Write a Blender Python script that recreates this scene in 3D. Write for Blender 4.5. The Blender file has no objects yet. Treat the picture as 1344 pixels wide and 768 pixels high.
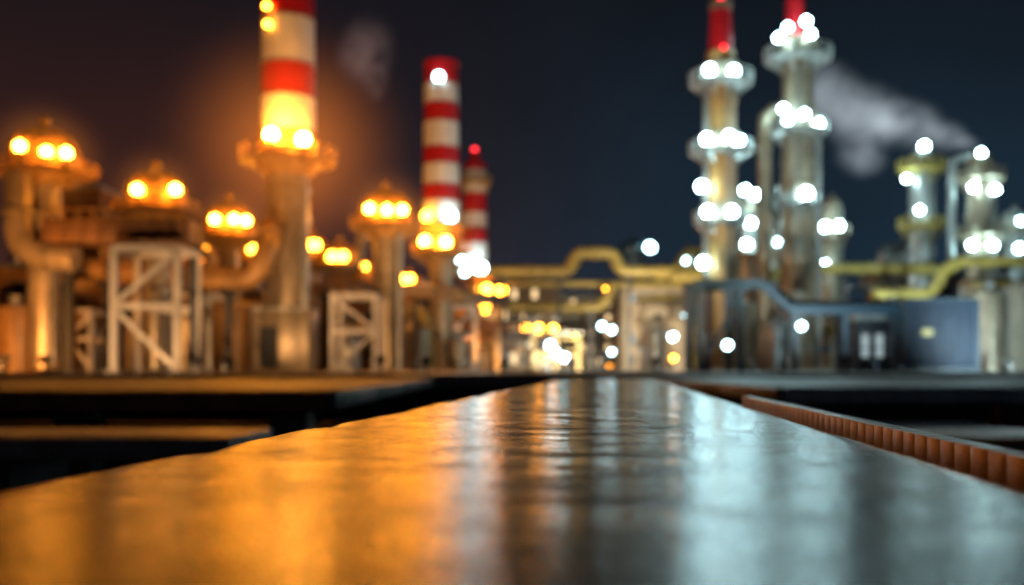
import bpy, bmesh, math, random
from mathutils import Vector, Matrix, noise
random.seed(7)
sc=bpy.context.scene
sc.view_settings.view_transform='Standard'
sc.view_settings.look='None'
sc.view_settings.exposure=0
F=1307.0; CX=672.0; HY=484.0; CZ=1.5
DECK=1.35   # level of the plant slab
def X(u,D): return (u-CX)*D/F
def Z(v,D): return CZ+(HY-v)*D/F

# ---------------------------------------------------------------- materials
def mat(name,col,rough=.5,metal=0.,grime=.35,scale=1.2,bump=.15,dark=None,streak=True):
    m=bpy.data.materials.new(name); m.use_nodes=True
    nt=m.node_tree; n=nt.nodes; l=nt.links
    p=n['Principled BSDF']
    p.inputs['Roughness'].default_value=rough; p.inputs['Metallic'].default_value=metal
    tc=n.new('ShaderNodeTexCoord'); mp=n.new('ShaderNodeMapping')
    mp.inputs['Scale'].default_value=(scale,scale,scale*(.3 if streak else 1))
    l.new(tc.outputs['Object'],mp.inputs['Vector'])
    a=n.new('ShaderNodeTexNoise'); a.inputs['Scale'].default_value=1.6; a.inputs['Detail'].default_value=4; a.inputs['Roughness'].default_value=.65
    l.new(mp.outputs['Vector'],a.inputs['Vector'])
    r=n.new('ShaderNodeValToRGB'); r.color_ramp.elements[0].position=.38; r.color_ramp.elements[1].position=.66
    d=dark or tuple(c*.35 for c in col)
    r.color_ramp.elements[0].color=(*[c*(1-grime)+e*grime for c,e in zip(col,d)],1)
    r.color_ramp.elements[1].color=(*col,1)
    l.new(a.outputs['Fac'],r.inputs['Fac']); l.new(r.outputs['Color'],p.inputs['Base Color'])
    mr=n.new('ShaderNodeMapRange'); mr.inputs['To Min'].default_value=min(1,rough+.15); mr.inputs['To Max'].default_value=max(.05,rough-.1)
    l.new(a.outputs['Fac'],mr.inputs['Value']); l.new(mr.outputs['Result'],p.inputs['Roughness'])
    if bump:
        b=n.new('ShaderNodeBump'); b.inputs['Strength'].default_value=bump; b.inputs['Distance'].default_value=.05
        l.new(a.outputs['Fac'],b.inputs['Height']); l.new(b.outputs['Normal'],p.inputs['Normal'])
    return m
def emit(name,col,s):
    m=bpy.data.materials.new(name); m.use_nodes=True
    n=m.node_tree.nodes; l=m.node_tree.links
    n.remove(n['Principled BSDF'])
    e=n.new('ShaderNodeEmission'); e.inputs['Color'].default_value=(*col,1); e.inputs['Strength'].default_value=s
    l.new(e.outputs[0],n['Material Output'].inputs['Surface']); return m
M={}
M['beige']=mat('aged_cream_steel',(.42,.34,.23),.36,.45,.75,bump=0)
M['brown']=mat('rusty_brown_steel',(.24,.12,.05),.5,.2,.6,bump=0)
M['ochre']=mat('ochre_cladding',(.46,.25,.08),.45,.1,.6,bump=0)
M['wht']=mat('white_paint',(.78,.76,.72),.4,0,.35,bump=0)
M['wst']=mat('weathered_white_steel',(.58,.56,.53),.45,.1,.6,bump=0)
M['red']=mat('red_paint',(.50,.012,.018),.35,0,.35,bump=0)
M['yel']=mat('yellow_pipe_paint',(.46,.34,.08),.38,.1,.6,bump=0)
M['dk']=mat('dark_steel',(.035,.04,.05),.45,.5,.5,bump=0)
M['teal']=mat('teal_steel',(.004,.022,.038),.45,.0,.5,bump=0)
M['navy']=mat('navy_container_paint',(.004,.017,.042),.6,.0,.5,bump=0)
M['silver']=mat('galvanised_cladding',(.45,.46,.43),.33,.6,.6,bump=0)
M['conc']=mat('concrete',(.30,.29,.27),.45,0,.6,2,.1,streak=False)
M['concd']=mat('stained_concrete',(.12,.115,.11),.45,0,.6,2,.1,streak=False)
M['asph']=mat('asphalt',(.05,.05,.052),.5,0,.5,1,.2,streak=False)
M['cream']=mat('cream_render',(.5,.42,.3),.7,0,.4,bump=0)
M['wood']=mat('orange_varnished_wood',(.72,.28,.07),.35,.2,.4,6,.04,streak=False)
M['loB']=emit('sodium_lamp_glow_large',(1,.35,.03),330)
M['lo']=emit('sodium_lamp_glow',(1,.33,.022),130)
M['lo2']=emit('sodium_lamp_glow_small',(1,.33,.02),48)
M['lw']=emit('white_lamp_glow',(.56,.92,1),58)
M['lw2']=emit('white_lamp_glow_small',(.52,.90,1),26)
M['lr']=emit('red_beacon',(1,.03,.04),6)
M['wino']=emit('warm_window',(1,.66,.32),1.6)
M['winw']=emit('cool_window',(.75,.95,1),.5)

# ---------------------------------------------------------------- mesh kit
class Obj:
    def __init__(s,name,loc=(0,0,0),rz=0):
        s.e=bpy.data.objects.new(name,None); s.e.empty_display_size=.3
        s.e.location=loc; s.e.rotation_euler=(0,0,rz)
        sc.collection.objects.link(s.e); s.p={}
    def bm(s,part,m):
        k=(part,m)
        if k not in s.p: s.p[k]=bmesh.new()
        return s.p[k]
    def done(s):
        for (part,m),b in s.p.items():
            me=bpy.data.meshes.new(part); b.normal_update(); b.to_mesh(me); b.free()
            me.materials.append(M[m])
            try: me.set_sharp_from_angle(angle=math.radians(40))
            except Exception: pass
            for f in me.polygons: f.use_smooth=True
            o=bpy.data.objects.new(part,me); sc.collection.objects.link(o); o.parent=s.e
    def cyl(s,part,m,a,b,r0,r1=None,seg=20):
        r1=r0 if r1 is None else r1
        a=Vector(a);b=Vector(b);d=b-a
        if d.length<1e-6:return
        T=Matrix.Translation((a+b)/2)@d.to_track_quat('Z','Y').to_matrix().to_4x4()
        bmesh.ops.create_cone(s.bm(part,m),cap_ends=True,segments=seg,radius1=r0,radius2=max(r1,.001),depth=d.length,matrix=T)
    def box(s,part,m,c,sz,rot=None,bev=0):
        b=bmesh.new(); bmesh.ops.create_cube(b,size=1,matrix=Matrix.Diagonal((*sz,1)))
        if bev: bmesh.ops.bevel(b,geom=b.edges[:],offset=bev,segments=2,affect='EDGES',profile=.5)
        T=Matrix.Translation(c)@(rot if rot else Matrix())
        bmesh.ops.transform(b,matrix=T,verts=b.verts)
        t=bpy.data.meshes.new('t'); b.to_mesh(t); b.free(); s.bm(part,m).from_mesh(t); bpy.data.meshes.remove(t)
    def beam(s,part,m,a,b,w):
        a=Vector(a);b=Vector(b);d=b-a
        s.box(part,m,(a+b)/2,(w,w,d.length),d.to_track_quat('Z','Y').to_matrix().to_4x4())
    def sph(s,part,m,c,r,sc_=(1,1,1),sub=2):
        bmesh.ops.create_icosphere(s.bm(part,m),subdivisions=sub,radius=r,matrix=Matrix.Translation(c)@Matrix.Diagonal((*sc_,1)))
    def lathe(s,part,m,c,prof,seg=28):
        b=s.bm(part,m); rings=[]
        for r,z in prof:
            rings.append([b.verts.new((c[0]+r*math.cos(t*2*math.pi/seg),c[1]+r*math.sin(t*2*math.pi/seg),c[2]+z)) for t in range(seg)])
        for i in range(len(rings)-1):
            for t in range(seg):
                b.faces.new((rings[i][t],rings[i][(t+1)%seg],rings[i+1][(t+1)%seg],rings[i+1][t]))
    def tube(s,part,m,pts,r,seg=14,bend=None,flange=True):
        P=[Vector(p) for p in pts]; bend=bend or r*2.2
        Q=[P[0]]
        for i in range(1,len(P)-1):
            a,b,c=P[i-1],P[i],P[i+1]; k=min(bend,(a-b).length*.45,(c-b).length*.45)
            p0=b+(a-b).normalized()*k; p1=b+(c-b).normalized()*k
            for j in range(7):
                t=j/6; Q.append(p0*(1-t)**2+b*2*t*(1-t)+p1*t*t)
        Q.append(P[-1])
        b=s.bm(part,m); up=Vector((0.13,0.21,.97)); rings=[]
        for i,q in enumerate(Q):
            d=(Q[min(i+1,len(Q)-1)]-Q[max(i-1,0)]).normalized()
            if i==0:
                x=d.cross(up); 
                if x.length<.3: x=d.cross(Vector((1,0,0)))
            else: x=x-d*x.dot(d)
            x.normalize(); y=d.cross(x)
            rings.append([b.verts.new(q+r*(x*math.cos(t*2*math.pi/seg)+y*math.sin(t*2*math.pi/seg))) for t in range(seg)])
        for i in range(len(rings)-1):
            for t in range(seg): b.faces.new((rings[i][t],rings[i][(t+1)%seg],rings[i+1][(t+1)%seg],rings[i+1][t]))
        b.faces.new(rings[0][::-1]); b.faces.new(rings[-1])
        if flange:
            for i in range(len(P)-1):
                L=(P[i+1]-P[i]).length; n=max(1,int(L/(r*9))); d=(P[i+1]-P[i]).normalized()
                for k in range(n):
                    c=P[i].lerp(P[i+1],(k+.5)/n); s.cyl(part+'_flange',m,c-d*r*.15,c+d*r*.15,r*1.25,seg=seg)

# ---------------------------------------------------------------- tower
LR=.86
class Tower(Obj):
    """upright process unit standing on the slab; sizes in bearing units * D/F = metres"""
    def __init__(s,name,u,D):
        super().__init__(name,(X(u,D),D,DECK)); s.D=D; s.k=D/F; s.u=u
    def z(s,v,dy=0): return Z(v,s.D+dy)-DECK
    def shaft(s,v0,v1,w0,w1=None,m='beige',part='shaft',du=0):
        w1=w1 or w0; z0=max(0,s.z(v0)); z1=s.z(v1)
        s.cyl(part,m,(du*s.k,0,z0),(du*s.k,0,z1),w0*s.k/2,w1*s.k/2,36)
    def rings(s,v0,v1,w,n,m='beige',du=0):
        for i in range(n):
            v=v0+(v1-v0)*(i+.5)/n
            s.cyl('flange',m,(du*s.k,0,s.z(v+1.5)),(du*s.k,0,s.z(v-1.5)),w*s.k/2*1.1,seg=36)
    def deck(s,v,w,m='beige',sw=20,rail=13,du=0):
        k=s.k;R=w*k/2;z=s.z(v);x0=du*k
        s.lathe('deck',m,(x0,0,z),[(sw*k/2,-6*k),(R*.96,-3*k),(R,-2*k),(R,1.5*k),(sw*k/2,1.5*k)])
        for h in (rail*.5,rail):
            n=28; 
            s.tube('guard_rail',m,[(x0+R*math.cos(t*2*math.pi/n),R*math.sin(t*2*math.pi/n),z+h*k) for t in range(n+1)],.045,6,bend=.02,flange=False)
        for t in range(16):
            a=t*math.pi/8; s.cyl('guard_post',m,(x0+R*math.cos(a),R*math.sin(a),z),(x0+R*math.cos(a),R*math.sin(a),z+rail*k),.045,seg=6)
        for t in range(8):
            a=t*math.pi/4+.2; s.beam('bracket',m,(x0+sw*k/2*math.cos(a),sw*k/2*math.sin(a),z-18*k),(x0+R*.9*math.cos(a),R*.9*math.sin(a),z-3*k),.09)
    def lamp(s,du,v,m='lo',r=6.2,dy=None,R=30):
        k=s.k; dx=du*k
        if dy is None: dy=-math.sqrt(max((R*k)**2-dx*dx,(.35*R*k)**2))
        dx=X(s.u+du,s.D+dy)-X(s.u,s.D)
        z=s.z(v,dy); c=(dx,dy,z); rr=r*k*LR
        s.sph('lamp_globe',m,c,rr,sub=1 if rr<.3 else 2)
        s.cyl('lamp_stem','dk',(dx,dy,z-rr*2.8),(dx,dy,z-rr*.95),.05,seg=8)
        s.cyl('lamp_collar','dk',(dx,dy,z-rr*1.15),(dx,dy,z-rr*.85),rr*.55,seg=10)
        s.cyl('lamp_bracket','dk',(dx,dy,z-rr*2.6),(dx*.6,dy*.5,z-rr*2.6),.045,seg=6)
    def ladder(s,v0,v1,du,dy):
        k=s.k;x=du*k;y=dy*k;z0=max(0,s.z(v0));z1=s.z(v1)
        for o in(-.22,.22): s.cyl('ladder','silver',(x+o,y,z0),(x+o,y,z1),.035,seg=6)
        n=int((z1-z0)/.35)
        for i in range(n): s.cyl('ladder','silver',(x-.22,y,z0+i*.35),(x+.22,y,z0+i*.35),.02,seg=5)
    def dome(s,v0,w,v1,m='ochre'):
        k=s.k;R=w*k/2;H=(v0-v1)*k;z=s.z(v0)
        pr=[(R,0),(R,H*.25)]+[(R*math.cos(a*math.pi/16)**1.0,H*.25+H*.5*math.sin(a*math.pi/16)) for a in range(1,8)]
        pr+=[(R*.16,H*.78),(R*.17,H*.9),(R*.08,H*.95),(.001,H)]
        s.lathe('dome',m,(0,0,z),pr)
        for a in range(12):
            t=a*math.pi/6
            s.tube('dome_rib',m,[(1.02*R*math.cos(e*math.pi/16)*math.cos(t),1.02*R*math.cos(e*math.pi/16)*math.sin(t),z+H*.25+1.02*H*.5*math.sin(e*math.pi/16)) for e in range(0,8)],.05,5,bend=.02,flange=False)
        s.cyl('dome_rim',m,(0,0,z+H*.2),(0,0,z+H*.28),R*1.03,seg=36)
    def bands(s,edges,w0,w1,first='red'):
        v_top,v_bot=edges[0],edges[-1]; c=first; dy=-w0*s.k/2
        for a,b in zip(edges[:-1],edges[1:]):
            wa=w0+(w1-w0)*(a-v_top)/(v_bot-v_top); wb=w0+(w1-w0)*(b-v_top)/(v_bot-v_top)
            s.cyl('band_'+c,c,(0,0,s.z(b,dy)),(0,0,s.z(a,dy)),wb*s.k/2,wa*s.k/2,40)
            s.cyl('band_joint','silver',(0,0,s.z(b,dy)-.04),(0,0,s.z(b,dy)+.04),wb*s.k/2+.03,seg=40)
            c='wht' if c=='red' else 'red'

# ---- chimneys (left, warm)
t=Tower('striped_chimney',378,50)
t.shaft(484,190,58,54); t.rings(470,230,56,6)
t.bands([-75,-30,17,78,122,168],66,72,'wht')
t.cyl('cone','ochre',(0,0,t.z(200)),(0,0,t.z(176)),41*t.k,37.5*t.k,40)
t.deck(212,124,'ochre',56,16); t.shaft(232,212,60,96,'ochre','corbel')
t.lamp(-22,177,'loB',r=9.5,R=60); t.lamp(20,183,'loB',r=9.5,R=60)
t.lamp(-28,8,'lo2',5,R=44); t.lamp(-27,32,'lo2',5,R=44)
t.ladder(470,235,22,-22)
t.cyl('side_pipe','silver',(25*t.k,-18*t.k,0),(25*t.k,-18*t.k,t.z(240)),.22)
t.cyl('top_rim','silver',(0,0,t.z(-73)),(0,0,t.z(-78)),33*t.k,seg=36)
t.box('plinth','beige',(-2*t.k,-.2,1.5),(72*t.k,2.6,3),bev=.06); t.box('plinth_door','dk',(-16*t.k,-1.53,1.2),(.9,.06,2)); t.box('plinth_cap','silver',(-2*t.k,-.2,3.07),(76*t.k,2.8,.13))
t.done()
t=Tower('striped_chimney',579,68)
t.shaft(484,270,30,32); t.rings(470,345,30,4)
t.bands([80,106,132,157,190,213,240,262,290],44,50)
t.cyl('top_rim','red',(0,0,t.z(87)),(0,0,t.z(83)),23.5*t.k,seg=36)
t.deck(298,62,'ochre',44,10); t.deck(332,76,'ochre',32,12)
t.lamp(-3,101,'lw2',7,R=26); t.lamp(-18,284,'lo2',8.5,R=31); t.lamp(12,284,'lw2',8.5,R=31); t.lamp(-21,317,r=8,R=36); t.lamp(6,318,r=8,R=36)
t.ladder(475,340,6,-18); t.done()
t=Tower('striped_chimney',623,95)
t.shaft(484,330,20,22); t.bands([212,222,252,278,298,318,340],30,34)
t.cyl('red_cap','red',(0,0,t.z(228)),(0,0,t.z(199)),11*t.k,6*t.k)
t.deck(240,42,'ochre',30,9); t.deck(362,56,'ochre',22,10)
t.sph('beacon','lr',(0,0,t.z(197)),3.5*t.k)
t.lamp(-18,340,'lw2',7,R=26);t.lamp(8,352,'lw',8.5,R=26);t.lamp(-12,357,'lw2',6.5,R=26)
t.lamp(16,380,'lo2',7.5,R=26);t.lamp(35,381,'lo2',7.5,R=26)
t.done()

# ---- domed vessels (left)
def domed(u,D,vd,w,vtop,cw,lamps,deckw,m='ochre',lm='lo',r=6.5):
    t=Tower('domed_process_tower',u,D)
    t.shaft(484,vd,cw); t.rings(475,vd+25,cw,4)
    t.shaft(vd+14,vd,cw*1.15,deckw*.6,m,'corbel'); t.deck(vd,deckw,m,cw,11); t.dome(vd-1,w,vtop,m)
    for a,b in lamps: t.lamp(a-u,b,lm,r,R=w/2+12)
    t.ladder(478,vd+5,cw*.3,-cw*.45)
    return t
t=domed(58,42,228,88,150,40,[(26,192),(61,200),(87,201)],132,r=8.5)
t.tube('bypass_pipe','beige',[(-14*t.k,-1.3,t.z(235)),(-14*t.k,-1.3,t.z(335)),(60*t.k,-1.3,t.z(345))],17*t.k)
t.done()
t=domed(205,43,278,78,209,34,[(180,249),(230,249)],108,r=8.5); t.done()
domed(301,60,312,66,252,26,[(282,288),(307,288),(323,290)],82,r=7.3).done()
domed(262,70,350,44,308,20,[(258,333),(268,331)],56,lm='lo2',r=8).done()
domed(332,75,345,34,310,20,[(331,327)],46,lm='lo2',r=7).done()
domed(410,70,340,40,298,20,[(406,322),(414,322)],52,lm='lo2',r=8).done()
domed(446,66,354,54,308,24,[(436,337),(450,337)],64,lm='lo2',r=8).done()
t=domed(507,54,298,70,236,34,[(485,274),(508,276),(528,276)],94,r=7.6); t.cyl('side_pipe','silver',(19*t.k,-.8,0),(19*t.k,-.8,t.z(310)),.2); t.done()
domed(538,85,385,40,350,18,[(527,367),(538,366)],50,lm='lo2',r=6.5).done()
domed(478,88,370,30,335,16,[(478,350)],40,lm='lo2',r=5.5).done()
domed(604,105,420,30,385,14,[(600,402)],40,lm='lo2',r=5.5).done()
domed(641,110,410,30,385,14,[(632,400)],40,lm='lo2',r=5.5).done()

# ---- right towers (cool)
def rt(u,D,name='distillation_tower'): return Tower(name,u,D)
t=rt(946,58)
t.shaft(484,70,46,38,'ochre'); t.rings(470,75,40,10,'ochre')
t.cyl('red_stack','red',(0,0,t.z(72)),(0,0,t.z(6)),16*t.k,13*t.k); t.cyl('stack_lip','beige',(0,0,t.z(14)),(0,0,t.z(4)),15*t.k)
t.sph('beacon','lr',(0,0,t.z(0)),5*t.k); t.lamp(4,62,'lr',4,R=20)
for v,w in((110,82),(200,82),(292,70)): t.deck(v,w,'silver',38,13); t.cyl('collar','beige',(0,0,t.z(v)),(0,0,t.z(v-22)),27*t.k)
for a,b in((932,92),(963,94),(928,183),(957,180),(969,184),(921,245),(929,278),(960,278),(923,345)): t.lamp(a-946,b,'lw',8.2,R=36)
t.tube('riser_pipe','silver',[(-22*t.k,-.6,0),(-22*t.k,-.6,t.z(120))],.16); t.ladder(480,115,8,-24)
t.done()
t=rt(1047,60)
t.shaft(484,68,48,38); t.rings(470,75,40,10)
t.cyl('red_stack','red',(-4*t.k,0,t.z(66)),(-4*t.k,0,t.z(-14)),14*t.k,11*t.k)
for v,w in((78,86),(174,76),(268,60)): t.deck(v,w,'silver',38,13); t.cyl('collar','beige',(0,0,t.z(v)),(0,0,t.z(v-24)),26*t.k)
for a,b in((1022,50),(1034,36),(1058,28),(1064,45),(1028,143),(1034,158),(1056,150),(1075,162),(1058,254)): t.lamp(a-1047,b,'lw' if a!=1034 else 'lw2',7 if b<200 else 9,R=36)
t.tube('riser_pipe','beige',[(-42*t.k,.3,0),(-42*t.k,.3,t.z(150)),(-20*t.k,.3,t.z(140))],9*t.k)
t.tube('riser_pipe','silver',[(24*t.k,-.5,0),(24*t.k,-.5,t.z(180))],.16); t.ladder(480,90,-6,-24)
t.done()
def simple(u,D,vt,w,decks,lamps,m='beige',dm='beige',lm='lw',r=6.5,cap=True):
    t=rt(u,D,'process_column'); t.shaft(484,vt,w,w*.92,m); t.rings(475,vt+8,w,6,m)
    if cap:
        t.lathe('cap',m,(0,0,t.z(vt)),[(w*t.k*.46,0),(w*t.k*.38,w*t.k*.2),(w*t.k*.15,w*t.k*.32),(w*t.k*.1,w*t.k*.5),(.001,w*t.k*.5)])
    for v,dw in decks: t.deck(v,dw,dm,w,11)
    for a,b in lamps: t.lamp(a-u,b,lm,r,R=(decks[0][1] if decks else w)/2*.9)
    t.ladder(480,vt+5,w*.2,-w*.5); return t
simple(985,66,262,26,[(272,44),(335,50)],[(978,250),(992,256),(985,293),(980,321)],m='silver',r=7).done()
simple(1092,72,268,26,[(308,44)],[(1083,298),(1101,297),(1083,349)],r=7).done()
simple(1012,80,285,18,[(330,34)],[(1020,318),(1005,350)],lm='lw2',r=5.5).done()
t=simple(1209,70,207,32,[(222,60),(298,58)],[(1190,235),(1207,276)],m='silver',dm='yel',r=5.8); t.lamp(4,192,'lw',6.8,R=12); t.done()
t=simple(1287,64,212,36,[(234,60),(308,60)],[(1278,246),(1306,249),(1276,322),(1303,322),(1338,326)],m='beige',r=7); t.lamp(1,201,'lw',6.3,R=12)
t.tube('goose_neck_pipe','silver',[(-36*t.k,.2,t.z(340)),(-36*t.k,.2,t.z(208)),(-10*t.k,.2,t.z(205))],5*t.k); t.done()
simple(1332,66,285,34,[(300,50)],[(1340,290),(1300,378)],m='silver',lm='lw2').done()
simple(830,120,322,24,[(330,40)],[(853,325)],m='teal',dm='teal',lm='lw2',r=8).done()
simple(905,90,330,20,[(360,34)],[(899,342)],lm='lw2',r=5).done()
simple(1150,95,360,24,[(372,40)],[(1163,430)],lm='lw2',r=5.5).done()

# ---- trestles of white steel
def trestle(u0,u1,v0,D,depth=2.4,w=.24,m='wst',diag=1):
    o=Obj('steel_trestle',(X((u0+u1)/2,D),D,DECK)); hw=(u1-u0)*D/F/2; h=Z(v0,D)-DECK
    for y in(0,depth):
        for x in(-hw,hw): o.beam('leg',m,(x,y,0),(x,y,h),w)
        for z in(h*.52,h-.1): o.box('cross_beam',m,(0,y,z),(2*hw-w,w*.9,w*.9))
        if y==0:
            o.beam('brace',m,(-hw*diag,y+.02,h*.54),(hw*diag,y+.02,h*.95),w*.7)
            o.beam('brace',m,(-hw*diag,y+.02,h*.5),(hw*diag,y+.02,.1),w*.7)
    for x in(-hw,hw):
        o.beam('side_beam',m,(x,w/2,h-.1),(x,depth-w/2,h-.1),w*.9)
        for y in(0,depth): o.box('base_plate','conc',(x,y,.05),(w*2.2,w*2.2,.1))
    return o
trestle(150,233,322,39,w=.27).done()
o=trestle(92,120,405,44,w=.18); o.done()
trestle(436,492,385,48,w=.2,diag=-1).done()
trestle(590,622,400,70,w=.22).done()
trestle(242,275,385,47,w=.2,m='silver').done()

# ---- process blocks and pipes behind (left)
def block(u0,u1,v0,D,depth,m,name='process_building',win=None,rows=2,cols=3):
    h=Z(v0,D)-DECK; w=(u1-u0)*D/F
    o=Obj(name,(X((u0+u1)/2,D),D+depth/2,DECK))
    o.box('walls',m,(0,0,h/2),(w,depth,h),bev=.05)
    o.box('roof_parapet','silver',(0,0,h+.12),(w+.3,depth+.3,.24))
    n=int(w/1.1)
    for i in range(n+1): o.box('panel_rib',m,(-w/2+i*w/n,-depth/2-.05,h/2),(.12,.1,h*.98))
    for r in range(rows):
        for c in range(cols):
            if random.random()<.25: continue
            x=-w/2+w*(c+.5)/cols; z=h*(r+.5)/rows
            lit=win and random.random()<.55
            o.box('window_frame','silver',(x,-depth/2-.12,z),(w/cols*.56,.08,h/rows*.5))
            o.box('window_lit' if lit else 'window_dark',win if lit else 'dk',(x,-depth/2-.15,z),(w/cols*.48,.08,h/rows*.42))
    for k in range(3):
        x=random.uniform(-w*.4,w*.4); o.cyl('roof_vent','silver',(x,0,h),(x,0,h+.8+random.random()),.2)
        o.lathe('roof_vent_cap','silver',(x,0,h+1.6),[(.35,0),(.3,.15),(.01,.3)],12)
    return o
block(-40,98,352,52,6,'ochre',rows=2,cols=3).done()
block(100,215,372,56,6,'brown',rows=2,cols=4).done()
block(215,345,385,64,6,'ochre',rows=2,cols=4).done()
block(395,500,395,72,6,'brown',rows=2,cols=4).done()
block(500,640,415,100,6,'ochre',win='wino',rows=2,cols=5).done()
block(85,130,248,62,4,'brown',rows=3,cols=1).done()
# overhead box girder on the trestle
o=Obj('pipe_gantry',(X(165,41),41,DECK)); k=41/F; zz=Z(306,41)-DECK
o.box('duct','brown',(0,0,zz),(185*k,1.9,30*k),bev=.08)
for i in range(9): o.box('stiffener','brown',(-92*k+i*23*k,-1.0,zz),(.14,.12,31*k))
o.box('walk_rail','ochre',(0,-1.05,zz+26*k),(180*k,.06,.06)); 
for i in range(10): o.cyl('rail_post','ochre',(-88*k+i*19.5*k,-1.05,zz+15*k),(-88*k+i*19.5*k,-1.05,zz+26*k),.04,seg=6)
for x in(-80*k,86*k): o.beam('column','dk',(x,.4,0),(x,.4,zz-15*k),.35)
o.done()
def pipe(name,m,pts,w,D0=None):
    D=pts[0][2]; o=Obj(name,(0,0,0)); o.tube('pipe',m,[(X(a,d),d,Z(b,d)) for a,b,d in pts],w*D/F/2)
    return o
def support(o,u,v,D,m='dk',w=.25):
    x=X(u,D);z=Z(v,D); o.beam('support',m,(x,D,DECK),(x,D,z),w); o.box('saddle',m,(x,D,z),(w*3,w*2,w))
def P(name,m,pts,w,sup=()):
    o=pipe(name,m,pts,w)
    for u,v,D in sup: support(o,u,v,D)
    o.done()
P('process_pipe','ochre',[(100,352,46),(228,362,46),(330,368,46),(350,330,46),(352,300,48)],30,[(140,372,46),(300,380,46)])
P('process_pipe','brown',[(60,395,47),(260,400,47),(262,484,47)],20)
P('process_pipe','ochre',[(405,380,54),(560,382,60),(640,392,80)],22,[(430,390,54),(545,392,60)])
P('process_pipe','beige',[(395,352,58),(470,352,58),(476,300,58)],12)
P('process_pipe','yel',[(505,410,62),(560,410,62),(562,484,62)],16)
P('process_pipe','brown',[(430,430,55),(600,440,70),(680,440,90)],16)
P('process_pipe','beige',[(235,330,55),(275,330,55),(280,400,55),(340,405,55)],14)
# storage drums left low
def drum(u,v0,D,w,m,name='storage_tank'):
    h=Z(v0,D)-DECK; r=w*D/F/2; o=Obj(name,(X(u,D),D,DECK))
    o.lathe('shell',m,(0,0,0),[(r,0),(r,h*.9),(r*.93,h*.95),(r*.6,h*.99),(.001,h)],36)
    for i in range(1,5): o.cyl('hoop',m,(0,0,h*.9*i/5-.05),(0,0,h*.9*i/5+.05),r*1.03,seg=36)
    o.tube('outlet','silver',[(r*.3,-r,.6),(r*.3,-r-.8,.6),(r*.3,-r-.8,.05)],.15)
    o.cyl('hatch','silver',(0,0,h-.1),(0,0,h+.4),r*.25)
    for s_ in(-.2,.2): o.cyl('ladder_rail','silver',(r*.5+s_,-r*.92,0),(r*.5+s_,-r*.92,h),.03,seg=6)
    for i in range(int(h/.35)): o.cyl('ladder_rung','silver',(r*.5-.2,-r*.92,i*.35+.2),(r*.5+.2,-r*.92,i*.35+.2),.02,seg=5)
    o.done()
drum(190,425,46,50,'beige'); drum(300,400,50,54,'ochre'); drum(455,440,52,34,'silver'); drum(545,430,62,40,'beige'); drum(655,440,80,26,'silver'); drum(20,400,45,70,'ochre')
drum(600,445,66,26,'beige'); drum(118,430,49,26,'beige')

# ---- centre: buildings, street, yellow pipe bridge
block(655,735,372,135,14,'cream',win='wino',rows=4,cols=6,name='office_building').done()
block(735,815,388,160,14,'cream',win='wino',rows=5,cols=7,name='office_building').done()
block(820,905,378,115,12,'cream',win='winw',rows=4,cols=5,name='office_building').done()
def yb(pts,w,sup=()): P('yellow_pipeline','yel',pts,w,sup)
yb([(640,357,72),(748,357,72),(756,332,72),(806,332,72),(814,357,72),(925,357,72)],16,[(660,365,72),(735,365,72),(826,365,72),(900,365,72)])
yb([(655,372,76),(930,374,76)],9)
yb([(668,404,74),(790,404,74),(806,372,74)],13,[(690,410,74),(775,410,74)])
yb([(880,362,68),(1010,364,68),(1040,352,68),(1250,354,68),(1256,342,68),(1380,342,68)],15,[(985,372,68),(1110,362,68),(1230,362,68)])
yb([(1145,385,60),(1225,385,60),(1240,352,60),(1262,342,60),(1400,345,60)],15,[(1170,392,60),(1320,352,60)])
yb([(930,330,75),(900,330,75),(885,352,75),(860,372,75)],9)
P('process_pipe','teal',[(925,372,50),(1010,372,50),(1040,400,50),(1180,402,50)],11,[(930,378,50),(1100,408,50),(1175,408,50)])
P('process_pipe','silver',[(1160,352,75),(1162,330,75),(1200,325,75)],16)
o=Obj('steam_drum',(X(1177,74),74,Z(338,74))); o.cyl('shell','silver',(-.9,0,0),(.9,0,0),1.0,seg=28); o.sph('end_cap','silver',(-.9,0,0),1.0,(.5,1,1)); o.sph('end_cap','silver',(.9,0,0),1.0,(.5,1,1)); o.beam('leg','dk',(-.6,0,DECK-Z(338,74)),(-.6,0,-.9),.2); o.beam('leg','dk',(.6,0,DECK-Z(338,74)),(.6,0,-.9),.2); o.done()
# pipe rack near the centre
def rack(u0,u1,vt,D,m,levels=3,name='pipe_rack'):
    o=Obj(name,(X(u0,D),D,DECK)); w=(u1-u0)*D/F;h=Z(vt,D)-DECK;n=max(2,int(w/2.4))
    for i in range(n+1):
        for y in(0,2.5): o.beam('post',m,(w*i/n,y,0),(w*i/n,y,h),.22)
        for l in range(levels): o.box('tie',m,(w*i/n,1.25,h*(l+1)/levels-.1),(.18,2.28,.18))
    for l in range(levels):
        z=h*(l+1)/levels
        for y in(0,2.5):
            for i in range(n): o.box('rail',m,(w*(i+.5)/n,y,z-.3),(w/n-.24,.16,.16))
        for j in range(4):
            r=random.choice([.12,.18,.25]); o.tube('line',random.choice(['silver','yel','beige','brown','teal']),[(-.4,.4+j*.55,z+r+.02),(w+.4,.4+j*.55,z+r+.02)],r,10)
    for i in range(n):
        if i%2==0: o.beam('brace',m,(w*i/n,-.02,.1),(w*(i+1)/n,-.02,h/levels-.3),.12)
    o.done()
rack(845,925,395,82,'beige'); rack(700,760,440,105,'yel',2); rack(640,690,425,95,'brown',2)
rack(1000,1110,415,66,'beige'); rack(1290,1420,375,58,'beige',3); rack(540,650,400,85,'brown',3); rack(920,990,430,75,'yel',2)
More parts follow.
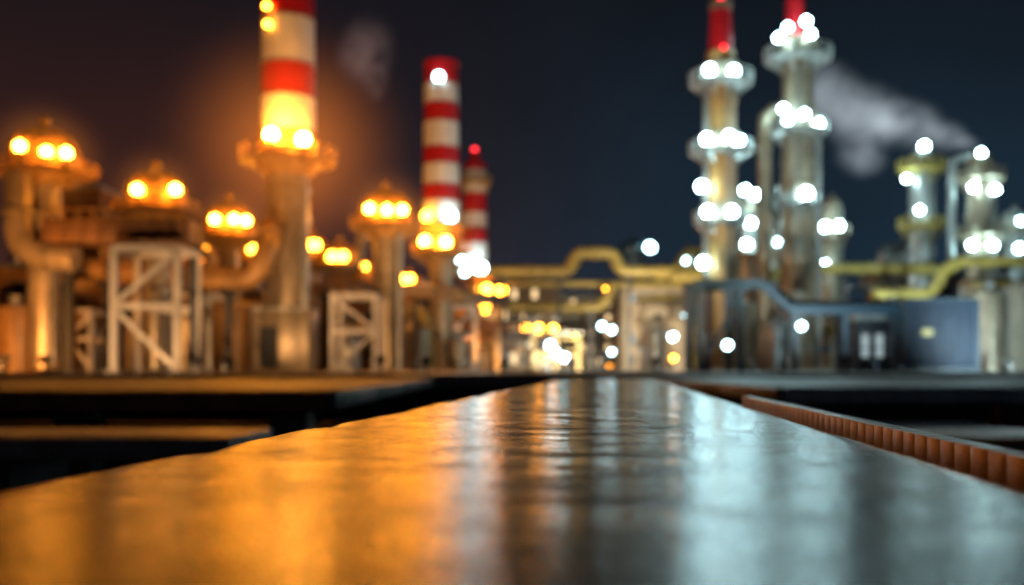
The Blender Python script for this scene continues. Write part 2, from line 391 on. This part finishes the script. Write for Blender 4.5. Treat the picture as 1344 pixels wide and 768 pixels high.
drum(860,430,80,30,'silver'); drum(890,415,75,34,'cream'); drum(970,395,62,52,'beige'); drum(1020,420,58,40,'silver'); drum(1300,380,56,42,'beige'); drum(1335,372,58,30,'cream'); drum(1110,440,62,40,'cream'); drum(1160,400,75,36,'beige')
block(940,1110,405,85,6,'cream',win='winw',rows=3,cols=6).done()
block(1195,1420,362,92,8,'silver',win='winw',rows=3,cols=8).done()
# teal shelter
o=Obj('steel_shelter',(X(918,46),46,DECK)); k=46/F
w=265*k; h=Z(372,46)-DECK
for x in(0,w*.2): o.beam('post','teal',(x,0,0),(x,0,h),.3); o.beam('post','teal',(x,2.5,0),(x,2.5,h),.3)
o.box('roof_beam','teal',(w*.14,0,h),(w*.34,.35,.35)); o.box('roof_beam','teal',(w*.14,2.5,h),(w*.34,.35,.35))
h2=Z(408,46)-DECK
o.beam('sloping_beam','teal',(w*.30,0,h-.05),(w*.46,0,h2),.3)
o.box('lower_beam','teal',(w*.72,0,h2),(w*.54,.36,.36)); o.box('lower_roof','teal',(w*.72,1.3,h2+.2),(w*.56,3,.1))
for x in(.47,.72,.98): o.beam('post','teal',(w*x,0,0),(w*x,0,h2-.18),.26)
o.beam('brace','teal',(.1,-.05,.2),(w*.2,-.05,h*.9),.15)
for z in(.55,1.1): o.box('handrail','teal',(w*.72,-.25,z),(w*.5,.06,.06))
o.done()
o=Obj('shipping_container',(X(1235,47),47,DECK)); k=47/F; w=95*k; h=Z(394,47)-DECK
o.box('body','navy',(0,1.2,h/2+.1),(w,2.4,h-.2),bev=.04)
for i in range(14): o.box('corrugation','navy',(-w/2+.2+i*(w-.4)/13,-.02,h/2+.1),(.1,.08,h-.5))
for x in(-w/2,w/2): o.box('corner_post','teal',(x,0,h/2),(.18,.18,h))
for z in(.1,h): o.box('rail','teal',(0,0,z),(w,.16,.16))
o.box('notice','yel',(-w*.2,-.09,h*.55),(.5,.03,.3)); o.done()
# cabin
block(1125,1180,420,50,3,'dk',name='control_cabin',win='winw',rows=1,cols=3).done()
# street / yard lamps
def lampost(u,v,D,lm,r=6.5,arm=1):
    o=Obj('street_lamp',(X(u,D),D,DECK)); h=Z(v,D)-DECK; rr=r*D/F*LR
    o.cyl('base','dk',(arm*.9,.2,0),(arm*.9,.2,.5),.16); o.cyl('pole','dk',(arm*.9,.2,.5),(arm*.9,.2,h+.5),.08,.05,10)
    o.tube('arm','dk',[(arm*.9,.2,h+.4),(arm*.5,.1,h+rr+.35),(0,0,h+rr+.2)],.045,8,flange=False)
    o.sph('lamp_globe',lm,(0,0,h),rr,sub=1); o.lathe('hood','dk',(0,0,h),[(.02,rr*1.5),(rr*.9,rr*1.2),(rr*1.1,rr*.8)],14); o.done()
for a in[(955,453,44,'lw2',6.5),(1052,428,50,'lw2',6),(883,442,60,'lw2',6),(899,415,85,'lw2',4),(1163,431,56,'lw2',4),(690,430,100,'lo2',6),(707,431,105,'lo2',6.5),(726,432,110,'lo2',6.5),
          (722,453,100,'lw2',6.5),(731,464,95,'lw2',6.5),(740,469,90,'lw2',6.5),(790,428,110,'lw2',5),(803,433,115,'lw2',5),(797,378,90,'lo2',5),(803,462,90,'lw2',4),(756,440,125,'lo2',4),(800,478,100,'lo2',4),
          (884,470,70,'lo2',4),(1141,465,56,'lo2',2.5),(840,420,100,'lo2',3),(815,350,118,'lw2',3),(637,404,90,'lo2',8),(530,367,75,'lo2',8)]:
    lampost(*a,arm=random.choice((-1,1)))

# ---------------------------------------------------------------- ground & slab
def single(name,m,c,sz,bev=0):
    o=Obj('tmp'); o.box(name,m,(0,0,0),sz,bev=bev); b=o.p[(name,m)]
    me=bpy.data.meshes.new(name); b.to_mesh(me); b.free(); me.materials.append(M[m])
    bpy.data.objects.remove(o.e); ob=bpy.data.objects.new(name,me); ob.location=c; sc.collection.objects.link(ob); return ob
me=bpy.data.meshes.new('ground'); s=1500
me.from_pydata([(-s,-s,0),(s,-s,0),(s,s,0),(-s,s,0)],[],[(0,1,2,3)]); me.materials.append(M['asph'])
sc.collection.objects.link(bpy.data.objects.new('ground',me))
single('plant_pavement','conc',(0,240,DECK-.2),(420,420,.4),.03)
single('retaining_wall','concd',(0,240,.47),(418,417,.94))
o=Obj('loading_dock',(0,0,0))
for j in range(4):
    for i in range(7): o.box('slab','concd',(-4.3-i*4.02,15.0+j*4.02,1.09),(4,4,.24),bev=.02)
o.box('edge_strip','brown',(-16.4,12.94,1.08),(28,.1,.24))
for i in range(10): o.box('pier','concd',(-3-i*2.9,13.6,.48),(.5,.5,.96))
o.done()
o=Obj('loading_dock',(0,0,0))
for j in range(4):
    for i in range(7): o.box('slab','conc',(5.6+i*4.02,15.5+j*3.82,1.14),(4,3.8,.2),bev=.02)
o.box('edge_strip','silver',(17.7,13.55,1.14),(28,.08,.2))
for i in range(10): o.box('pier','concd',(4.2+i*2.9,14.2,.51),(.4,.4,1.02))
o.done()
o=Obj('concrete_walkway',(0,0,0))
o.box('slab','conc',(-7.0,9.6,.78),(9,1.6,.2),bev=.02)
for i in range(6): o.box('pier','concd',(-3.2-i*1.5,9.6,.34),(.3,1.2,.68))
o.done()
o=Obj('timber_walkway',(0,0,0))
for i in range(7): o.box('plank','wood',(7.4,8.6+i*.2,.88),(7.6,.185,.06),bev=.01)
o.box('bearer','brown',(7.4,8.55,.8),(7.6,.1,.1))
for i in range(5): o.box('pier','concd',(4.1+i*1.6,9.1,.38),(.25,.25,.76))
o.done()

# ---------------------------------------------------------------- conveyor belt in the foreground
beltm=bpy.data.materials.new('wet_black_rubber'); beltm.use_nodes=True
nt=beltm.node_tree;n=nt.nodes;l=nt.links;p=n['Principled BSDF']
p.inputs['Base Color'].default_value=(.007,.010,.015,1); p.inputs['Specular IOR Level'].default_value=.15
tc=n.new('ShaderNodeTexCoord')
vo=n.new('ShaderNodeTexVoronoi'); vo.inputs['Scale'].default_value=190; l.new(tc.outputs['Object'],vo.inputs['Vector'])
mp=n.new('ShaderNodeMapping'); mp.inputs['Scale'].default_value=(2.2,14,1); l.new(tc.outputs['Object'],mp.inputs['Vector'])
n1=n.new('ShaderNodeTexNoise'); n1.inputs['Scale'].default_value=2.2; n1.inputs['Detail'].default_value=8; n1.inputs['Roughness'].default_value=.62; l.new(mp.outputs[0],n1.inputs['Vector'])
n2=n.new('ShaderNodeTexNoise'); n2.inputs['Scale'].default_value=9; n2.inputs['Detail'].default_value=8; l.new(tc.outputs['Object'],n2.inputs['Vector'])
mr=n.new('ShaderNodeMapRange'); mr.inputs['From Min'].default_value=.35; mr.inputs['From Max'].default_value=.65; mr.inputs['To Min'].default_value=.12; mr.inputs['To Max'].default_value=.25
l.new(n2.outputs['Fac'],mr.inputs['Value']); l.new(mr.outputs[0],p.inputs['Roughness'])
b1=n.new('ShaderNodeBump'); b1.inputs['Strength'].default_value=.32; b1.inputs['Distance'].default_value=.0010; l.new(vo.outputs['Distance'],b1.inputs['Height'])
b2=n.new('ShaderNodeBump'); b2.inputs['Strength'].default_value=.45; b2.inputs['Distance'].default_value=.002; l.new(n1.outputs['Fac'],b2.inputs['Height']); l.new(b1.outputs[0],b2.inputs['Normal'])
l.new(b2.outputs[0],p.inputs['Normal'])
M['belt']=beltm
H=.09; TOP=CZ-H
o=Obj('conveyor_belt',(0,0,TOP),-math.atan(.107))
bm=o.bm('belt','belt')
ys=[]; y=-.6
while y<9.0: ys.append(y); y+=max(.006,.006*max(y,.3)/1.0)
ys.append(9.0)
xl,xr=-.468,.306
prof=[(xl-.012,-.06),(xl-.012,-.035),(xl-.01,-.018),(xl-.004,-.007),(xl+.006,-.002),(xl+.02,0)]
N=44
prof+=[(xl+.02+(xr-xl-.04)*i/N,0) for i in range(1,N)]
prof+=[(xr-.02,0),(xr-.006,-.002),(xr+.004,-.007),(xr+.01,-.018),(xr+.012,-.035),(xr+.012,-.06)]
rows=[]
for y in ys:
    e=noise.noise(Vector((3.1,y*3.2,0)))*.014+noise.noise(Vector((9.1,y*11,0)))*.002
    e+= .012*max(0,math.sin(y*5.2+1))**6
    e2=noise.noise(Vector((7.7,y*2.3,4)))*.006
    row=[]
    for x,z in prof:
        wl=max(0,1-abs(x-xl)/.12); wr=max(0,1-abs(x-xr)/.1)
        dz=noise.noise(Vector((x*1.3,y*7,2)))*.0010+noise.noise(Vector((x*3,y*22,5)))*.0005
        dz+=wl*noise.noise(Vector((1,y*6,8)))*.006-.001*wl
        row.append(bm.verts.new((x-e*wl+e2*wr,y,z+dz)))
    rows.append(row)
for a,b in zip(rows[:-1],rows[1:]):
    for i in range(len(prof)-1): bm.faces.new((a[i],a[i+1],b[i+1],b[i]))
o.box('frame_channel','dk',(-.40,4.2,-.13),(.06,9.4,.12),bev=.005); o.box('frame_channel','dk',(.24,4.2,-.13),(.06,9.4,.12),bev=.005)
for i in range(14): o.cyl('roller','silver',(-.36,-.3+i*.7,-.085),(.2,-.3+i*.7,-.085),.02,seg=14)
o.cyl('end_drum','dk',(xl+.01,9.0,-.07),(xr-.01,9.0,-.07),.065,seg=28)
for i in range(6):
    for x in(-.40,.24): o.box('leg','dk',(x,-.2+i*1.75,(-.19-TOP)/2),(.06,.06,TOP-.19)); 
    o.box('leg_tie','dk',(-.08,-.2+i*1.75,-.8),(.58,.04,.04))
o.done()
o=Obj('wooden_side_board',(0,0,TOP),-math.atan(.107))
y=.2; i=0
while y<3.0:
    L=.05; o.box('slat','wood',(.385,y+L/2,-.0345+random.uniform(-.0003,.0003)),(.03,L-.0004,.085),bev=.0004); y+=L; i+=1
o.box('backing_rail','brown',(.41,1.6,-.045),(.018,2.8,.05)); 
for yy in(.4,1.4,2.2,2.9): o.box('bracket','dk',(.33,yy,-.10),(.14,.03,.02))
o.done()

# ---------------------------------------------------------------- added floodlights (invented fixtures on the slab, put in to brighten the plant)
def added_flood(u,D,tu,tv,tD,col,P_,ang=75):
    x=X(u,D); z=DECK+.55
    o=Obj('added_floodlight',(x,D,DECK)); o.cyl('post','dk',(0,0,0),(0,0,.35),.04,seg=8); 
    d=(Vector((X(tu,tD),tD,Z(tv,tD)))-Vector((x,D,z))).normalized(); q=d.to_track_quat('-Z','Y')
    o.box('housing','dk',(0,0,.45),(.35,.25,.12),q.to_matrix().to_4x4(),bev=.02); o.done()
    L=bpy.data.lights.new('added_flood_spot','SPOT'); L.energy=P_; L.color=col; L.spot_size=math.radians(ang); L.spot_blend=.8; L.shadow_soft_size=.12
    lo=bpy.data.objects.new('added_flood_spot',L); lo.location=Vector((0,0,.55))+d*.12; lo.rotation_euler=q.to_euler(); sc.collection.objects.link(lo); lo.parent=o.e
W1=(1,.36,.07);W2=(1,.52,.21);C1=(.66,.92,1);C2=(1,.84,.6)
added_flood(-60,33,90,330,48,W1,5500); added_flood(60,32,200,400,44,W2,2600,70); added_flood(300,36,378,250,50,W2,4000); added_flood(500,33,378,40,50,W2,7000,40)
added_flood(560,36,507,340,60,W2,4200); added_flood(660,44,600,180,70,W2,10000,60); added_flood(600,70,640,330,95,W1,7000)
added_flood(860,38,946,200,58,C2,9500,60); added_flood(1150,36,1047,200,60,C1,12000,60)
added_flood(1180,52,1209,280,70,C1,7500,90); added_flood(1400,40,1290,300,62,C1,9000,100); added_flood(800,50,760,350,75,C2,7000,80); added_flood(740,90,740,420,140,C2,45000,90); added_flood(880,60,880,400,110,C2,9000,80)
added_flood(1110,33,1225,430,47,C1,600,80)
# ---------------------------------------------------------------- self-glowing steam plumes and added lamp halos
def glow_volume(name,col,dens,em,ns=.5,lo_=.38,hi_=.68,power=1.,noisy=True):
    m=bpy.data.materials.new(name+'_glow_volume'); m.use_nodes=True; nt=m.node_tree;n=nt.nodes;l=nt.links
    n.remove(n['Principled BSDF'])
    tc=n.new('ShaderNodeTexCoord'); ge=n.new('ShaderNodeNewGeometry')
    ln=n.new('ShaderNodeVectorMath'); ln.operation='LENGTH'; l.new(tc.outputs['Object'],ln.inputs[0])
    r=n.new('ShaderNodeMapRange'); r.interpolation_type='SMOOTHSTEP' if noisy else 'LINEAR'; r.inputs['From Min'].default_value=.98; r.inputs['From Max'].default_value=.1 if noisy else 0; l.new(ln.outputs['Value'],r.inputs['Value'])
    pw=n.new('ShaderNodeMath'); pw.operation='POWER'; pw.inputs[1].default_value=power; l.new(r.outputs[0],pw.inputs[0]); out=pw.outputs[0]
    if noisy:
        no=n.new('ShaderNodeTexNoise'); no.inputs['Scale'].default_value=ns; no.inputs['Detail'].default_value=3; no.inputs['Distortion'].default_value=.5; l.new(ge.outputs['Position'],no.inputs['Vector'])
        r2=n.new('ShaderNodeMapRange'); r2.inputs['From Min'].default_value=lo_; r2.inputs['From Max'].default_value=hi_; l.new(no.outputs['Fac'],r2.inputs['Value'])
        mu=n.new('ShaderNodeMath'); mu.operation='MULTIPLY'; l.new(out,mu.inputs[0]); l.new(r2.outputs[0],mu.inputs[1]); out=mu.outputs[0]
    m3=n.new('ShaderNodeMath'); m3.operation='MULTIPLY'; m3.inputs[1].default_value=em; l.new(out,m3.inputs[0])
    e=n.new('ShaderNodeEmission'); e.inputs['Color'].default_value=(*col,1); l.new(m3.outputs[0],e.inputs['Strength'])
    if dens:
        m2=n.new('ShaderNodeMath'); m2.operation='MULTIPLY'; m2.inputs[1].default_value=dens; l.new(out,m2.inputs[0])
        ab=n.new('ShaderNodeVolumeAbsorption'); l.new(m2.outputs[0],ab.inputs['Density']); ab.inputs['Color'].default_value=(.3,.3,.3,1)
        ad=n.new('ShaderNodeAddShader'); l.new(e.outputs[0],ad.inputs[0]); l.new(ab.outputs[0],ad.inputs[1]); l.new(ad.outputs[0],n['Material Output'].inputs['Volume'])
    else: l.new(e.outputs[0],n['Material Output'].inputs['Volume'])
    try: m.cycles.volume_step_rate=1.0 if noisy else 2.0
    except Exception: pass
    return m
def glow_spheres(name,m,pts,part='puff'):
    e=bpy.data.objects.new(name,None); sc.collection.objects.link(e)
    for u,v,D,r_,sx,sz in pts:
        me=bpy.data.meshes.new(part); b=bmesh.new(); bmesh.ops.create_icosphere(b,subdivisions=3,radius=1); b.to_mesh(me); b.free(); me.materials.append(m)
        ob=bpy.data.objects.new(part,me); k=D/F; ob.location=(X(u,D),D,Z(v,D)); ob.scale=(r_*k*sx,r_*k,r_*k*sz); ob.rotation_euler=(0,math.radians(15),0); sc.collection.objects.link(ob); ob.parent=e
glow_spheres('steam_plume',glow_volume('cool',(.54,.62,.68),.10,.36,ns=.40,lo_=.31,hi_=.72),[(1268,188,65,18,1.4,.8),(1238,178,65,32,1.3,.8),(1190,163,66,48,1.3,.85),(1135,155,67,60,1.1,.95),(1088,122,67,54,1.1,.9),(1130,205,68,42,1,.8)])  # own emission stands in for lamplight on the steam
glow_spheres('steam_plume',glow_volume('warm',(.75,.45,.40),.08,.09,lo_=.33),[(480,70,70,52,.9,1.2),(494,110,70,26,.8,1.2)])  # warm lamplight on this steam is also put in as emission
hz=glow_volume('lamp_halo',(1,.25,.028),0,.15,power=2.6,noisy=False)  # added emissive sphere, imitates the glow around the chimney lamps
glow_spheres('added_lamp_halo',hz,[(378,195,49,200,1,1)],'halo')
hz2=glow_volume('lamp_halo_small',(1,.29,.03),0,.34,power=3,noisy=False)  # smaller added emissive spheres, imitate the halos of the other orange lamps
glow_spheres('added_lamp_halo',hz2,[(60,205,41,95,1.1,1),(205,255,42,85,1,1),(303,292,59,65,1.1,1),(508,280,53,80,1,1),(572,305,67,75,1,1)],'halo')

# ---------------------------------------------------------------- world
w=bpy.data.worlds.new('World'); sc.world=w; w.use_nodes=True
nt=w.node_tree;n=nt.nodes;l=nt.links; bg=n['Background']
sky=n.new('ShaderNodeTexSky'); sky.sky_type='NISHITA'; sky.sun_disc=False; sky.sun_elevation=math.radians(-4); sky.sun_rotation=math.radians(250)
tc=n.new('ShaderNodeTexCoord'); sp=n.new('ShaderNodeSeparateXYZ'); l.new(tc.outputs['Generated'],sp.inputs[0])
ra=n.new('ShaderNodeMapRange'); ra.interpolation_type='SMOOTHSTEP'; ra.inputs['From Min'].default_value=-.35; ra.inputs['From Max'].default_value=.22; l.new(sp.outputs['X'],ra.inputs['Value'])
mx=n.new('ShaderNodeMix'); mx.data_type='RGBA'; mx.inputs['A'].default_value=(.048,.016,.012,1); mx.inputs['B'].default_value=(.012,.029,.048,1); l.new(ra.outputs[0],mx.inputs['Factor'])
re=n.new('ShaderNodeMapRange'); re.interpolation_type='SMOOTHSTEP'; re.inputs['From Min'].default_value=.0; re.inputs['From Max'].default_value=.45; re.inputs['To Min'].default_value=1.0; re.inputs['To Max'].default_value=.0; l.new(sp.outputs['Z'],re.inputs['Value'])
m2=n.new('ShaderNodeMix'); m2.data_type='RGBA'; m2.inputs['A'].default_value=(.005,.006,.009,1); l.new(mx.outputs['Result'],m2.inputs['B'])
no=n.new('ShaderNodeTexNoise'); no.inputs['Scale'].default_value=3; no.inputs['Detail'].default_value=4; l.new(tc.outputs['Generated'],no.inputs['Vector'])
mm=n.new('ShaderNodeMath'); mm.operation='MULTIPLY'; l.new(re.outputs[0],mm.inputs[0])
r3=n.new('ShaderNodeMapRange'); r3.inputs['From Min'].default_value=.3;r3.inputs['From Max'].default_value=.7; r3.inputs['To Min'].default_value=.55;r3.inputs['To Max'].default_value=1.25; l.new(no.outputs['Fac'],r3.inputs['Value']); l.new(r3.outputs[0],mm.inputs[1])
l.new(mm.outputs[0],m2.inputs['Factor'])
sc2=n.new('ShaderNodeVectorMath'); sc2.operation='SCALE'; sc2.inputs['Scale'].default_value=.004; l.new(sky.outputs[0],sc2.inputs[0])
ad=n.new('ShaderNodeVectorMath'); ad.operation='ADD'; l.new(m2.outputs['Result'],ad.inputs[0]); l.new(sc2.outputs[0],ad.inputs[1])
l.new(ad.outputs[0],bg.inputs['Color']); bg.inputs['Strength'].default_value=1

# ---------------------------------------------------------------- camera
cam=bpy.data.cameras.new('camera'); co=bpy.data.objects.new('camera',cam); sc.collection.objects.link(co); sc.camera=co
co.location=(0,0,CZ); co.rotation_euler=(math.radians(90),0,0)
cam.sensor_width=36; cam.lens=36*F/1344; cam.shift_y=(HY-384)/1344
cam.clip_start=.05; cam.clip_end=4000
cam.dof.use_dof=True; cam.dof.focus_distance=1.4; cam.dof.aperture_fstop=2.5
